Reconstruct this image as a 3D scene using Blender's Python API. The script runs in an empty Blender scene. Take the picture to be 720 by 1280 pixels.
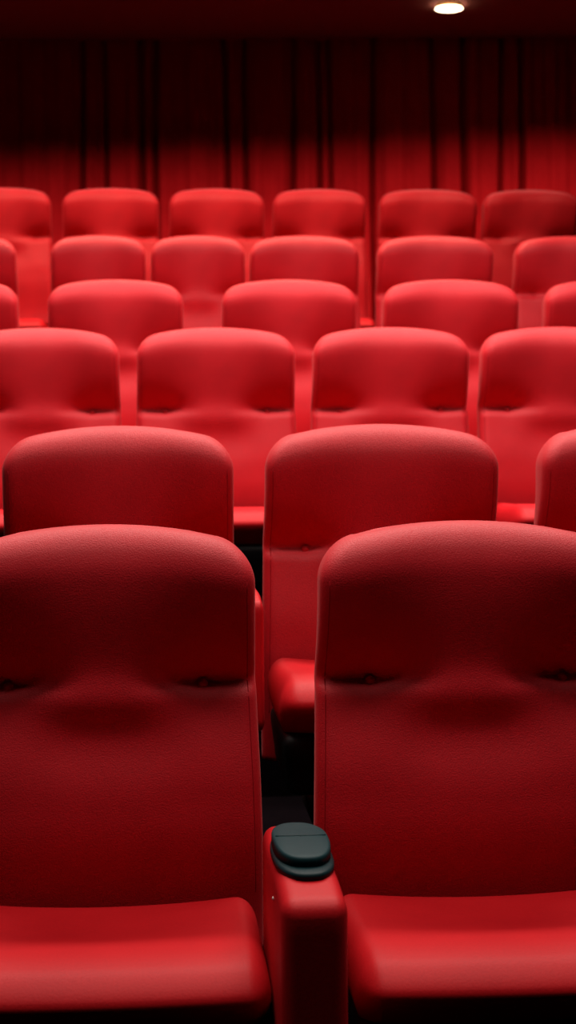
import bpy, bmesh, math, random
from mathutils import Vector, Matrix
random.seed(3)
S = bpy.context.scene
COL = S.collection
R = math.radians

# ------------------------------------------------------------------ camera
cam_d = bpy.data.cameras.new('camera')
cam = bpy.data.objects.new('camera', cam_d); COL.objects.link(cam)
cam_d.sensor_fit = 'HORIZONTAL'; cam_d.sensor_width = 36.0
cam_d.lens = 107.5
cam.matrix_world = (Matrix.Translation((0, 0, 1.19)) @ Matrix.Rotation(R(90 - 2.66), 4, 'X')
                    @ Matrix.Rotation(R(-0.4), 4, 'Z'))
cam_d.clip_start = 0.05; cam_d.clip_end = 60
cam_d.dof.use_dof = True; cam_d.dof.focus_distance = 2.8; cam_d.dof.aperture_fstop = 11.0
S.camera = cam

# ------------------------------------------------------------------ exposure, world, main lights
S.view_settings.view_transform = 'Standard'; S.view_settings.look = 'None'
S.view_settings.gamma = 1.0; S.view_settings.use_curve_mapping = False
S.view_settings.exposure = 0.0
W = bpy.data.worlds.new('World'); S.world = W; W.use_nodes = True
W.node_tree.nodes['Background'].inputs[0].default_value = (0.35, 0.75, 0.8, 1)
W.node_tree.nodes['Background'].inputs[1].default_value = 0.004

def area(name, loc, sx, sy, power, color, tilt=0.0, spread=180):
    L = bpy.data.lights.new(name, 'AREA'); L.shape = 'RECTANGLE'; L.size = sx; L.size_y = sy
    L.energy = power; L.color = color; L.spread = R(spread)
    o = bpy.data.objects.new(name, L); COL.objects.link(o)
    o.location = loc; o.rotation_euler = (R(tilt), 0, R(4.5))
    return o
WARM = (1.0, 0.86, 0.78)
# rows of ceiling downlights, after one added front fill; tilt>0 turns the beam towards the back wall
area('added_front_aisle_fill', (0.1, 1.70, 3.725), 3.6, 0.3, 8, WARM, 0, 130)  # unseen weak fill, added to lift the faces of the front-row backrests
area('downlights_over_front_row', (0.1, 2.40, 3.725), 3.0, 0.3, 30, WARM, 0, 130)
area('downlights_over_third_row', (0.0, 4.4, 3.725), 3.6, 0.4, 95, WARM, 0, 140)
area('downlights_over_middle_rows', (0.0, 5.9, 3.725), 4.0, 0.4, 74, WARM, 0, 130)
area('downlights_over_back_rows', (-0.7, 7.9, 3.725), 3.8, 0.4, 85, (1.0, 0.70, 0.52), 0, 130)
area('curtain_wash', (-0.3, 9.9, 3.725), 6.0, 0.2, 165, (1.0, 0.62, 0.52), 14, 110)

# ------------------------------------------------------------------ materials
def mat(name, color, rough=0.6, metallic=0.0, sheen=0.0, sheen_tint=(1, 1, 1), spec=0.5, emit=None, estr=0.0):
    m = bpy.data.materials.new(name); m.use_nodes = True
    b = m.node_tree.nodes['Principled BSDF']
    b.inputs['Base Color'].default_value = (*color, 1)
    b.inputs['Roughness'].default_value = rough
    b.inputs['Metallic'].default_value = metallic
    b.inputs['Specular IOR Level'].default_value = spec
    b.inputs['Sheen Weight'].default_value = sheen
    b.inputs['Sheen Tint'].default_value = (*sheen_tint, 1)
    b.inputs['Sheen Roughness'].default_value = 0.32
    if emit:
        b.inputs['Emission Color'].default_value = (*emit, 1)
        b.inputs['Emission Strength'].default_value = estr
    return m
def fabric(name, color, dark, sheen, scale=420.0, bump=0.42, rough=0.56, spec=0.27):
    m = mat(name, color, rough, 0, sheen, (1.0, 0.6, 0.58), spec)
    nt = m.node_tree; b = nt.nodes['Principled BSDF']
    tc = nt.nodes.new('ShaderNodeTexCoord')
    n1 = nt.nodes.new('ShaderNodeTexNoise'); n1.inputs['Scale'].default_value = scale; n1.inputs['Detail'].default_value = 2
    n2 = nt.nodes.new('ShaderNodeTexNoise'); n2.inputs['Scale'].default_value = 9.0; n2.inputs['Detail'].default_value = 4
    nt.links.new(tc.outputs['Object'], n1.inputs['Vector']); nt.links.new(tc.outputs['Object'], n2.inputs['Vector'])
    mx = nt.nodes.new('ShaderNodeMixRGB'); mx.inputs[1].default_value = (*dark, 1); mx.inputs[2].default_value = (*color, 1)
    rp = nt.nodes.new('ShaderNodeValToRGB'); rp.color_ramp.elements[0].position = 0.3; rp.color_ramp.elements[1].position = 0.6
    ad = nt.nodes.new('ShaderNodeMath'); ad.operation = 'MULTIPLY_ADD'; ad.inputs[1].default_value = 0.5
    nt.links.new(n1.outputs['Fac'], ad.inputs[0])
    hf = nt.nodes.new('ShaderNodeMath'); hf.operation = 'MULTIPLY'; hf.inputs[1].default_value = 0.5
    nt.links.new(n2.outputs['Fac'], hf.inputs[0]); nt.links.new(hf.outputs[0], ad.inputs[2])
    nt.links.new(ad.outputs[0], rp.inputs[0]); nt.links.new(rp.outputs[0], mx.inputs[0])
    nt.links.new(mx.outputs[0], b.inputs['Base Color'])
    bp = nt.nodes.new('ShaderNodeBump'); bp.inputs['Strength'].default_value = bump; bp.inputs['Distance'].default_value = 0.002
    nt.links.new(n1.outputs['Fac'], bp.inputs['Height']); nt.links.new(bp.outputs[0], b.inputs['Normal'])
    return m
M_SEAT = fabric('red_fabric', (0.60, 0.012, 0.022), (0.48, 0.009, 0.017), 0.12)
M_LEATHER = fabric('red_smooth_fabric', (0.56, 0.009, 0.014), (0.48, 0.007, 0.012), 0.0, 260.0, 0.1, 0.5, 0.14)
M_CURTAIN = fabric('curtain_velvet', (0.42, 0.008, 0.012), (0.34, 0.006, 0.010), 0.0, 60.0, 0.1, 0.85, 0.05)
M_SHELL = mat('black_plastic', (0.005, 0.005, 0.006), 0.6, spec=0.2)
M_SEAM = mat('seam_thread', (0.30, 0.005, 0.010), 0.9, spec=0.1)
M_METAL = mat('dark_metal', (0.008, 0.008, 0.009), 0.7, 0.0, spec=0.1)
M_LID = mat('teal_black_plastic', (0.008, 0.036, 0.042), 0.5, spec=0.1)
M_RIM = mat('teal_black_rim', (0.005, 0.024, 0.028), 0.45, spec=0.1)
M_SCREW = mat('pale_metal', (0.9, 0.88, 0.86), 0.5, 0.0)
M_CARPET = fabric('dark_carpet', (0.0035, 0.0022, 0.0028), (0.002, 0.0015, 0.002), 0.0, 200.0, 0.3, 0.95, 0.0)
M_CEIL = mat('ceiling_paint', (0.25, 0.08, 0.085), 0.85)
M_WALL = mat('dark_wall', (0.02, 0.012, 0.014), 0.8)
M_BRASS = mat('brass', (0.75, 0.45, 0.16), 0.35, 0.9)
M_GLOW = mat('lamp_diffuser', (1, 1, 1), 0.5, emit=(1.0, 0.74, 0.48), estr=9.0)

# ------------------------------------------------------------------ helpers
def obj(name, bm, m, parent=None, smooth=True):
    me = bpy.data.meshes.new(name)
    bmesh.ops.recalc_face_normals(bm, faces=bm.faces[:])
    bm.to_mesh(me); bm.free()
    if smooth:
        for p in me.polygons: p.use_smooth = True
    me.materials.append(m)
    o = bpy.data.objects.new(name, me); COL.objects.link(o)
    if parent: o.parent = parent
    return o
def empty(name, loc, rz=0.0):
    o = bpy.data.objects.new(name, None); COL.objects.link(o)
    o.location = loc; o.rotation_euler = (0, 0, rz); o.empty_display_size = 0.2
    return o
def tag(o, label=None, cat=None, group=None, kind=None):
    if label: o['label'] = label
    if cat: o['category'] = cat
    if group: o['group'] = group
    if kind: o['kind'] = kind
    return o
def sm(a, b, x):
    t = max(0.0, min(1.0, (x - a) / (b - a))); return t * t * (3 - 2 * t)
def g(x, c, s): return math.exp(-((x - c) / s) ** 2)
def loft(bm, rings, cap_lo=True, cap_hi=True):
    prev = None; first = None
    for ring in rings:
        vs = [bm.verts.new(p) for p in ring]
        if prev:
            n = len(vs)
            for i in range(n):
                bm.faces.new((prev[i], prev[(i + 1) % n], vs[(i + 1) % n], vs[i]))
        else: first = vs
        prev = vs
    if cap_lo: bm.faces.new(first[::-1])
    if cap_hi: bm.faces.new(prev)
def axis_pts(h, r, n, k):
    # coordinates along one side of a rounded box: k steps through each rounded end, n through the flat
    a = [-h + r * (1 - math.cos(math.pi / 2 * i / k)) for i in range(k)]
    mid = [-(h - r) + 2 * (h - r) * i / n for i in range(n + 1)]
    return a + mid + [-v for v in a[::-1]]
def rounded_box(bm, hx, hy, hz, r, n=6, k=5, fn=None, nx=None, ny=None, nz=None):
    rx, ry, rz = r if isinstance(r, tuple) else (r, r, r)
    X = axis_pts(hx, rx, nx or n, k); Y = axis_pts(hy, ry, ny or n, k); Z = axis_pts(hz, rz, nz or n, k)
    cache = {}
    def V(x, y, z):
        key = (round(x, 6), round(y, 6), round(z, 6))
        if key in cache: return cache[key]
        ix = max(-(hx - rx), min(hx - rx, x)); iy = max(-(hy - ry), min(hy - ry, y)); iz = max(-(hz - rz), min(hz - rz, z))
        d = Vector(((x - ix) / rx, (y - iy) / ry, (z - iz) / rz))
        if d.length > 1e-9:
            # move the cube-surface point onto the rounded surface
            d.normalize()
        p = Vector((ix + d.x * rx, iy + d.y * ry, iz + d.z * rz))
        if fn: p = Vector(fn(p.x, p.y, p.z))
        cache[key] = bm.verts.new(p); return cache[key]
    def face(a, b, c, d):
        s = []
        for v in (a, b, c, d):
            if v not in s: s.append(v)
        if len(s) >= 3:
            try: bm.faces.new(s)
            except ValueError: pass
    for z in (Z[0], Z[-1]):
        for i in range(len(X) - 1):
            for j in range(len(Y) - 1):
                face(V(X[i], Y[j], z), V(X[i + 1], Y[j], z), V(X[i + 1], Y[j + 1], z), V(X[i], Y[j + 1], z))
    for y in (Y[0], Y[-1]):
        for i in range(len(X) - 1):
            for j in range(len(Z) - 1):
                face(V(X[i], y, Z[j]), V(X[i + 1], y, Z[j]), V(X[i + 1], y, Z[j + 1]), V(X[i], y, Z[j + 1]))
    for x in (X[0], X[-1]):
        for i in range(len(Y) - 1):
            for j in range(len(Z) - 1):
                face(V(x, Y[i], Z[j]), V(x, Y[i + 1], Z[j]), V(x, Y[i + 1], Z[j + 1]), V(x, Y[i], Z[j + 1]))
def box(bm, x0, x1, y0, y1, z0, z1):
    v = [bm.verts.new((x, y, z)) for x in (x0, x1) for y in (y0, y1) for z in (z0, z1)]
    for f in ((0, 1, 3, 2), (4, 6, 7, 5), (0, 4, 5, 1), (2, 3, 7, 6), (0, 2, 6, 4), (1, 5, 7, 3)):
        bm.faces.new([v[i] for i in f])
def tube(bm, pts, r, n=8, closed=False):
    m = len(pts); rings = []
    for i, p in enumerate(pts):
        a = pts[(i - 1) % m] if (closed or i > 0) else p
        b = pts[(i + 1) % m] if (closed or i < m - 1) else p
        t = (Vector(b) - Vector(a)).normalized()
        u = t.cross(Vector((0, 1, 0.01))).normalized(); w = t.cross(u)
        rings.append([bm.verts.new(Vector(p) + r * (math.cos(2 * math.pi * j / n) * u + math.sin(2 * math.pi * j / n) * w)) for j in range(n)])
    for i in range(m if closed else m - 1):
        A, B = rings[i], rings[(i + 1) % m]
        for j in range(n): bm.faces.new((A[j], A[(j + 1) % n], B[(j + 1) % n], B[j]))
    if not closed:
        bm.faces.new(rings[0][::-1]); bm.faces.new(rings[-1])
def lathe(bm, prof, n=32, c=(0, 0, 0), sx=1.0, sy=1.0):
    rings = [[bm.verts.new((c[0] + r * sx * math.cos(2 * math.pi * j / n), c[1] + r * sy * math.sin(2 * math.pi * j / n), c[2] + z)) for j in range(n)] for r, z in prof]
    for A, B in zip(rings, rings[1:]):
        for j in range(n): bm.faces.new((A[j], A[(j + 1) % n], B[(j + 1) % n], B[j]))
    bm.faces.new(rings[0][::-1]); bm.faces.new(rings[-1])

# ------------------------------------------------------------------ room: stepped floor, walls, ceiling
YAW = R(4.5); TY = math.tan(YAW)
#        depth  floor
ROWS = [(2.80, 0.004), (3.58, 0.172), (5.37, 0.486), (6.29, 0.717), (7.45, 1.009), (8.95, 1.421)]
def struct(name, bm, m):
    o = obj(name, bm, m, None, False); o['kind'] = 'structure'; return o
bm = bmesh.new()
# one continuous stepped slab (auditorium rake): profile swept in x, following the slant of the rows
edges = [d - 0.60 for d, _ in ROWS[1:]]
prof = [(-1.0, ROWS[0][1])]
for (d, z), e, (_, zp) in zip(ROWS[1:], edges, ROWS[:-1]):
    prof += [(e, zp), (e, z)]
prof += [(11.9, ROWS[-1][1])]
for (y0, z0), (y1, z1) in zip(prof, prof[1:]):
    a = [bm.verts.new((x, y + TY * x, z)) for (x, y, z) in ((-4, y0, z0), (4, y0, z0), (4, y1, z1), (-4, y1, z1))]
    bm.faces.new(a)
bmesh.ops.remove_doubles(bm, verts=bm.verts[:], dist=1e-5)
struct('floor', bm, M_CARPET)
bm = bmesh.new(); box(bm, -4, 4, -1.0, 11.28, 3.74, 3.90); struct('ceiling', bm, M_CEIL)
bm = bmesh.new(); box(bm, -4, 4, 11.62, 11.75, 0, 4.5); struct('wall_back', bm, M_WALL)
bm = bmesh.new(); box(bm, -4.12, -4, -1.0, 11.75, 0, 4.5); struct('wall_left', bm, M_WALL)
bm = bmesh.new(); box(bm, 4, 4.12, -1.0, 11.75, 0, 4.5); struct('wall_right', bm, M_WALL)

# ------------------------------------------------------------------ the seat
# local frame: origin on the floor below the headrest's front, x to the viewer's right, the sitter looks along -y
H = 0.998; ARCH = 0.036; HW = 0.246; RC = 0.058; ZC = 0.772; BX = 0.160
def half_w(z):
    w = HW + 0.011 * sm(0.95, 0.42, z)
    if z > H - RC:
        t = (z - (H - RC)) / RC
        w = w - RC + RC * math.sqrt(max(0.0, 1 - t * t))
    return w
def lean(z): return 0.085 * (H - z)                # recline of the back towards its foot
def front(x, z):
    """how far the padding stands forward (towards -y) of the back's frame plane"""
    ax = abs(x)
    side = sm(0.02, 0.185, ax)
    # headrest roll: at the sides it tucks in steeply above the crease, in the middle it runs on softly
    f_mid = 0.030 * sm(ZC - 0.02, ZC + 0.17, z)
    t = max(0.0, (z - ZC - 0.002) / 0.19)
    f_side = -0.030 + 0.090 * (1 - math.exp(-(t * 1.3) ** 1.2 * 1.5)) / 0.90
    low_side = -0.030 + 0.020 * sm(ZC + 0.006, ZC - 0.018, z) + 0.022 * sm(ZC, ZC - 0.17, z)
    if z < ZC + 0.002: f_side = low_side
    else: f_side += 0.020 * sm(ZC + 0.006, ZC - 0.018, z) + 0.022 * sm(ZC, ZC - 0.17, z)
    f = 0.030 + f_mid * (1 - side) + f_side * side
    # worn swell below the crease with a soft hollow under it
    f += 0.008 * g(z, ZC - 0.020, 0.034) * sm(0.15, 0.05, ax)
    f -= 0.007 * g(z, ZC - 0.095, 0.050) * sm(0.16, 0.05, ax)
    f += 0.010 * sm(0.72, 0.58, z) * (1 - side)
    f -= 0.028 * sm(0.56, 0.36, z)
    # pulled-in pockets at the buttons
    f -= 0.006 * math.exp(-((ax - BX) / 0.070) ** 2 - ((z - ZC - 0.008) / 0.030) ** 2)
    f -= 0.006 * math.exp(-((ax - BX) / 0.013) ** 2 - ((z - ZC) / 0.013) ** 2)
    return f
Z0 = 0.33; RF, RB, TH = 0.070, 0.045, 0.115
def crown(x, z): return z + ARCH * (1 - min(1.0, abs(x) / HW) ** 2) * sm(0.80, 1.0, z)
def front_y(x, z):
    w = half_w(z); RE = 0.030
    top = 0.0
    if z > H - RF:
        t = (z - (H - RF)) / RF; top = RF * (1 - math.sqrt(max(0, 1 - t * t)))
    d = max(0.0, abs(x) - (w - RE)) / RE
    edge = RE * (1 - math.sqrt(max(0.0, 1 - min(1, d) ** 2)))
    return -(front(x, z) - 0.070) + top + edge - lean(z)
def backrest_bm():
    bm = bmesh.new(); rings = []
    zs = [Z0 + (H - RC - Z0) * i / 62 for i in range(63)] + [H - RC * (1 - math.sin(math.pi / 2 * i / 14)) for i in range(1, 15)]
    for z in zs:
        w = half_w(z)
        tb = 0.0
        if z > H - RF:
            t = (z - (H - RF)) / RF; tb = RB * (1 - math.sqrt(max(0, 1 - t * t)))
        back = TH + 0.028 - tb - lean(z)
        xs = [-w + 0.030 * (1 - math.cos(math.pi / 2 * i / 6)) for i in range(6)]
        mid = [-(w - 0.030) + 2 * (w - 0.030) * i / 44 for i in range(45)]
        xs = xs + mid + [-v for v in xs[::-1]]
        ring = []
        for x in xs: ring.append((x, min(front_y(x, z), back - 0.0005), crown(x, z)))
        yl = ring[-1][1]
        for i in range(1, 5):
            t = i / 4.0
            ring.append((w - 0.02 * t * t * t, yl + (back - yl) * t, crown(w, z)))
        for i in range(1, 12):
            x = (w - 0.02) * (1 - 2 * i / 12.0); ring.append((x, back, crown(x, z)))
        for i in range(0, 4):
            t = 1 - i / 4.0
            ring.append((-(w - 0.02 * t * t * t), yl + (back - yl) * t, crown(w, z)))
        rings.append(ring)
    loft(bm, rings)
    return bm
def seam_bm(sgn):
    # stitched seam just inside the edge where front panel meets side panels
    bm = bmesh.new(); pts = []
    ins = 0.0145
    L = [Z0 + 0.1 + (H - RC - Z0 - 0.1) * i / 40 for i in range(41)]
    for z in L: x = half_w(z) - ins; pts.append((x, front_y(x, z) + 0.0003, crown(x, z)))
    tube(bm, [(sgn * x, y, z) for x, y, z in pts], 0.0009, 6)
    return bm
CW, CD, CT = 0.240, 0.226, 0.078
def cushion_bm():
    bm = bmesh.new()
    def f(x, y, z):
        top = sm(-0.02, CT, z)
        zz = z
        zz -= top * 0.020 * (1 - (x / CW) ** 2) * math.exp(-((y - 0.09) / 0.17) ** 2)   # sat-in hollow
        zz += top * 0.008 * math.exp(-((y + 0.10) / 0.09) ** 2) * (1 - 0.6 * (x / CW) ** 2)
        zz -= top * 0.012 * sm(-0.12, -CD, y)
        yy = y - 0.012 * (1 - (x / CW) ** 2) * sm(0.05, -CD, y)
        yy += 0.12 * sm(0.055, -CT, z) * sm(0.0, -CD, y)                                  # undercut front
        xx = x * (1 - 0.09 * sm(0.02, -CT, z))
        return (xx, yy, zz)
    rounded_box(bm, CW, CD, CT, (0.036, 0.060, 0.056), n=14, k=8, fn=f, nz=5)
    return bm
def shell_bm():
    bm = bmesh.new()
    def f(x, y, z): return (x, y - lean(z + 0.62), z + 0.62)
    rounded_box(bm, 0.215, 0.012, 0.27, (0.03, 0.008, 0.03), n=6, k=4, fn=f)
    bmesh.ops.translate(bm, verts=bm.verts[:], vec=(0, TH + 0.038, 0))
    return bm
def base_bm():
    bm = bmesh.new()
    lathe(bm, [(0.034, 0.0), (0.034, 0.24), (0.030, 0.25)], 16, (0, -0.16, 0))
    box(bm, -0.17, 0.17, -0.33, 0.06, 0.235, 0.265)
    return bm
def foot_bm():
    bm = bmesh.new(); rounded_box(bm, 0.10, 0.15, 0.011, (0.02, 0.02, 0.008), n=3, k=3)
    bmesh.ops.translate(bm, verts=bm.verts[:], vec=(0, -0.16, 0.011)); return bm
def button_bm():
    bm = bmesh.new(); lathe(bm, [(0.0090, 0.0), (0.0088, 0.0025), (0.0066, 0.0055), (0.0030, 0.0068)], 18)
    bmesh.ops.rotate(bm, verts=bm.verts[:], cent=(0, 0, 0), matrix=Matrix.Rotation(R(90), 3, 'X'))
    return bm
seat0 = empty('cinema_seat', (0, 0, 0))
back = obj('backrest', backrest_bm(), M_SEAT, seat0)
for s in (-1, 1):
    obj('seam', seam_bm(s), M_SEAM, back)
    b = obj('button', button_bm(), M_SEAT, back)
    b.location = (s * BX, front_y(s * BX, ZC - 0.003) - 0.002, crown(BX, ZC - 0.003))
cu = obj('seat_cushion', cushion_bm(), M_LEATHER, seat0); cu.location = (0, -0.256, 0.372)
bm = bmesh.new()
def pan(x, y, z): return (x * (1 - 0.04 * sm(0.05, -0.05, z)), y + 0.03 * sm(0.05, -0.05, z) * sm(0, -0.2, y), z)
rounded_box(bm, 0.234, 0.195, 0.060, (0.02, 0.02, 0.02), n=4, k=4, fn=pan)
sp = obj('seat_pan', bm, M_SHELL, cu); sp.location = (0, 0.012, -0.085)
obj('back_shell', shell_bm(), M_SHELL, seat0)
pd = obj('pedestal', base_bm(), M_METAL, seat0)
obj('foot_plate', foot_bm(), M_METAL, pd)

def copy_tree(o, parent=None):
    c = o.copy(); COL.objects.link(c)
    if parent: c.parent = parent
    for ch in list(o.children): copy_tree(ch, c)
    return c
# x, depth, width scale, label
SEATS = [
 # front row
 (0, -0.299, 1.00, 'red cinema seat in front row, left of the armrest with the black lid'),
 (0, 0.302, 1.02, 'red cinema seat in front row, right of the armrest with the black lid'),
 # second row
 (1, -0.350, 0.97, 'red cinema seat in second row, peeking up behind the left front seat'),
 (1, 0.200, 1.00, 'red cinema seat in second row, in the middle between the two front seats'),
 (1, 0.783, 1.00, 'red cinema seat in second row, cut by the right picture edge'),
 # third row
 (2, -0.764, 1.00, 'red cinema seat in third row, cut by the left picture edge'),
 (2, -0.219, 1.00, 'red cinema seat in third row, second from the left with two buttons showing'),
 (2, 0.329, 1.00, 'red cinema seat in third row, third from the left with two buttons showing'),
 (2, 0.866, 1.02, 'red cinema seat in third row, cut by the right picture edge'),
 # fourth row
 (3, -1.212, 1.00, 'narrow sliver of red cinema seat in fourth row at left picture edge'),
 (3, -0.618, 0.99, 'red cinema seat in fourth row, leftmost of its three fully visible headrests'),
 (3, 0.012, 1.00, 'red cinema seat in fourth row, middle of its three fully visible headrests'),
 (3, 0.607, 1.02, 'red cinema seat in fourth row, rightmost of its three fully visible headrests'),
 (3, 1.208, 1.02, 'red cinema seat in fourth row, cut by the right picture edge'),
 # fifth row
 (4, -1.383, 0.95, 'narrow sliver of red cinema seat in fifth row at left picture edge'),
 (4, -0.803, 0.82, 'narrow red cinema seat in fifth row, left one of the touching pair'),
 (4, -0.378, 0.82, 'narrow red cinema seat in fifth row, right one of the touching pair'),
 (4, 0.081, 0.96, 'red cinema seat in fifth row, just right of the touching pair'),
 (4, 0.650, 1.03, 'red cinema seat in fifth row, second one right of the touching pair'),
 (4, 1.254, 1.03, 'red cinema seat in fifth row, cut by the right picture edge'),
 # back row
 (5, -1.448, 1.00, 'red cinema seat in back row, cut by the left picture edge before the curtain'),
 (5, -0.898, 1.00, 'red cinema seat in back row before the curtain, second from the left'),
 (5, -0.355, 0.99, 'red cinema seat in back row before the curtain, third from the left'),
 (5, 0.177, 0.98, 'red cinema seat in back row before the curtain, fourth from the left'),
 (5, 0.744, 1.04, 'red cinema seat in back row before the curtain, fifth from the left'),
 (5, 1.286, 1.02, 'darker red cinema seat in back row, cut by the right picture edge'),
]
CUSHION_UP = [0.0, 0.112, 0.035, 0.0, 0.0, -0.12]
for i, (r, x, sc, lab) in enumerate(SEATS):
    o = seat0 if i == 0 else copy_tree(seat0)
    d, z = ROWS[r]
    o.location = (x, d + TY * x, z); o.rotation_euler = (0, 0, YAW); o.scale = (sc, 1, 1)
    tag(o, lab, 'seat', 'red cinema seats')
    for ch in o.children:
        if ch.name.startswith('seat_cushion'): ch.location.z = 0.372 + CUSHION_UP[r]; ch.scale.x = 1.05 if (r == 1 and x > 0) else 1.0

# ------------------------------------------------------------------ armrests
AL, AH = 0.205, 0.13
def arm_body_bm():
    bm = bmesh.new()
    def f(x, y, z):
        k = 0.97 + 0.03 * sm(AL, -AL, y)            # narrows towards the back
        zz = z - 0.012 * sm(-0.06, -AL, y) * sm(0, AH, z)
        return (x * k, y, zz)
    rounded_box(bm, 0.0445, AL, AH, (0.020, 0.03, 0.024), n=8, k=5, fn=f)
    return bm
def sup(bm, a, b, z, n=40, p=2.6, c=(0, 0)):
    vs = []
    for j in range(n):
        t = 2 * math.pi * j / n; ct, st = math.cos(t), math.sin(t)
        vs.append((c[0] + a * math.copysign(abs(ct) ** (2 / p), ct), c[1] + b * math.copysign(abs(st) ** (2 / p), st), z))
    return vs
arm0 = empty('armrest', (0, 0, 0))
body = obj('armrest_body', arm_body_bm(), M_LEATHER, arm0); body.location = (0, -0.205, 0.457)
bm = bmesh.new(); box(bm, -0.030, 0.030, -0.36, -0.05, 0.0, 0.335)
obj('support_panel', bm, M_SHELL, arm0, False)
def lid_parts(arm):
    bm = bmesh.new()
    loft(bm, [sup(bm, 0.0425, 0.128, z) if s == 0 else sup(bm, 0.0425 - s, 0.128 - s, z) for z, s in ((-0.004, 0), (0.002, 0), (0.0045, 0.002), (0.0055, 0.006))])
    h = obj('cup_holder', bm, M_RIM, arm); h.location = (0, -0.205, 0.587)
    bm = bmesh.new()
    def dome(y): return 0.004 * sm(-0.11, 0.0, y) - 0.004 * sm(0.0, 0.10, y)
    rings = []
    for z, s in ((0.004, 0.003), (0.005, 0.0), (0.016, 0.0), (0.0185, 0.001), (0.0198, 0.0035), (0.020, 0.012), (0.020, 0.03), (0.020, 0.0395)):
        ring = sup(bm, 0.040 - s, 0.108 - s * 1.6, z)
        rings.append([(x, y, zz + (dome(y) if zz > 0.012 else 0)) for x, y, zz in ring])
    loft(bm, rings)
    l = obj('lid', bm, M_LID, arm); l.location = (0, -0.192, 0.587)
    bm = bmesh.new(); tube(bm, [(-0.036, 0, 0.0240), (-0.02, 0.0, 0.0240), (0.02, 0.0, 0.0240), (0.036, 0, 0.0240)], 0.0012, 6)
    obj('hinge_line', bm, M_RIM, l)
lid_parts(arm0)
bm = bmesh.new(); lathe(bm, [(0.0032, 0), (0.0030, 0.0012), (0.0012, 0.0018)], 14)
bmesh.ops.rotate(bm, verts=bm.verts[:], cent=(0, 0, 0), matrix=Matrix.Rotation(R(-90), 3, 'Y'))
sc_ = obj('screw', bm, M_SCREW, arm0); sc_.location = (-0.0443, -0.260, 0.540)
arm0.location = (-0.0015, 2.62, 0.004); arm0.rotation_euler = (0, 0, R(4.8))
tag(arm0, 'red upholstered armrest with an oval black cup holder lid between the front seats', 'armrest', 'armrests')
arm1 = copy_tree(arm0)
for ch in list(arm1.children_recursive):          # no lid shows on this one
    if ch.name.split('.')[0] in ('cup_holder', 'lid', 'hinge_line', 'screw'): bpy.data.objects.remove(ch)
arm1.location = (-0.086, 3.47, 0.296); arm1.scale = (0.44, 0.6, 1)
tag(arm1, 'mostly hidden red armrest behind the left front seat, between second row seats', 'armrest', 'armrests')

# ------------------------------------------------------------------ curtain along the back wall
bm = bmesh.new()
xs = []; x = -3.9
DEEP = [-1.34, -1.19, -0.94, -0.85, -0.39, -0.26, 0.05, 0.215, 0.29, 0.58, 0.97, 1.18, 1.42, 1.55]
ys = []
n = 1500
def cy(x, z):
    v = 0.014 * math.sin(x * 34 + 1.3 * math.sin(x * 5.1)) + 0.007 * math.sin(x * 71 + 2 * math.sin(x * 3.3)) + 0.014 * math.sin(x * 13.7 + 0.6)
    for d in DEEP: v += 0.12 * math.exp(-((x - d - 0.01 * math.sin(z * 2 + d * 9)) / 0.018) ** 2)
    return 11.42 + v * (0.75 + 0.25 * (4.3 - z) / 2.9)
zs = [1.43 + (4.35 - 1.43) * j / 12 for j in range(13)]
grid = [[bm.verts.new((-3.9 + 7.8 * i / n, cy(-3.9 + 7.8 * i / n, z), z)) for i in range(n + 1)] for z in zs]
for a, b in zip(grid, grid[1:]):
    for i in range(n): bm.faces.new((a[i], a[i + 1], b[i + 1], b[i]))
cur = obj('curtain', bm, M_CURTAIN)
sol = cur.modifiers.new('thickness', 'SOLIDIFY'); sol.thickness = 0.004
tag(cur, 'dark red pleated velvet curtain hanging along the back wall behind the last row', 'curtain')

# ------------------------------------------------------------------ ceiling lamp
lamp = empty('ceiling_lamp', (0.984, 10.42, 3.74))
bm = bmesh.new(); lathe(bm, [(0.080, 0.0), (0.080, -0.004), (0.074, -0.008), (0.074, -0.020), (0.070, -0.0235)], 48); obj('lamp_body', bm, M_BRASS, lamp)
bm = bmesh.new(); lathe(bm, [(0.070, -0.0232), (0.080, -0.0235), (0.082, -0.0265), (0.076, -0.0285), (0.05, -0.0295), (0.01, -0.030)], 48)
obj('diffuser', bm, M_GLOW, lamp)
tag(lamp, 'small round brass ceiling lamp with glowing white diffuser above the back row', 'ceiling lamp')
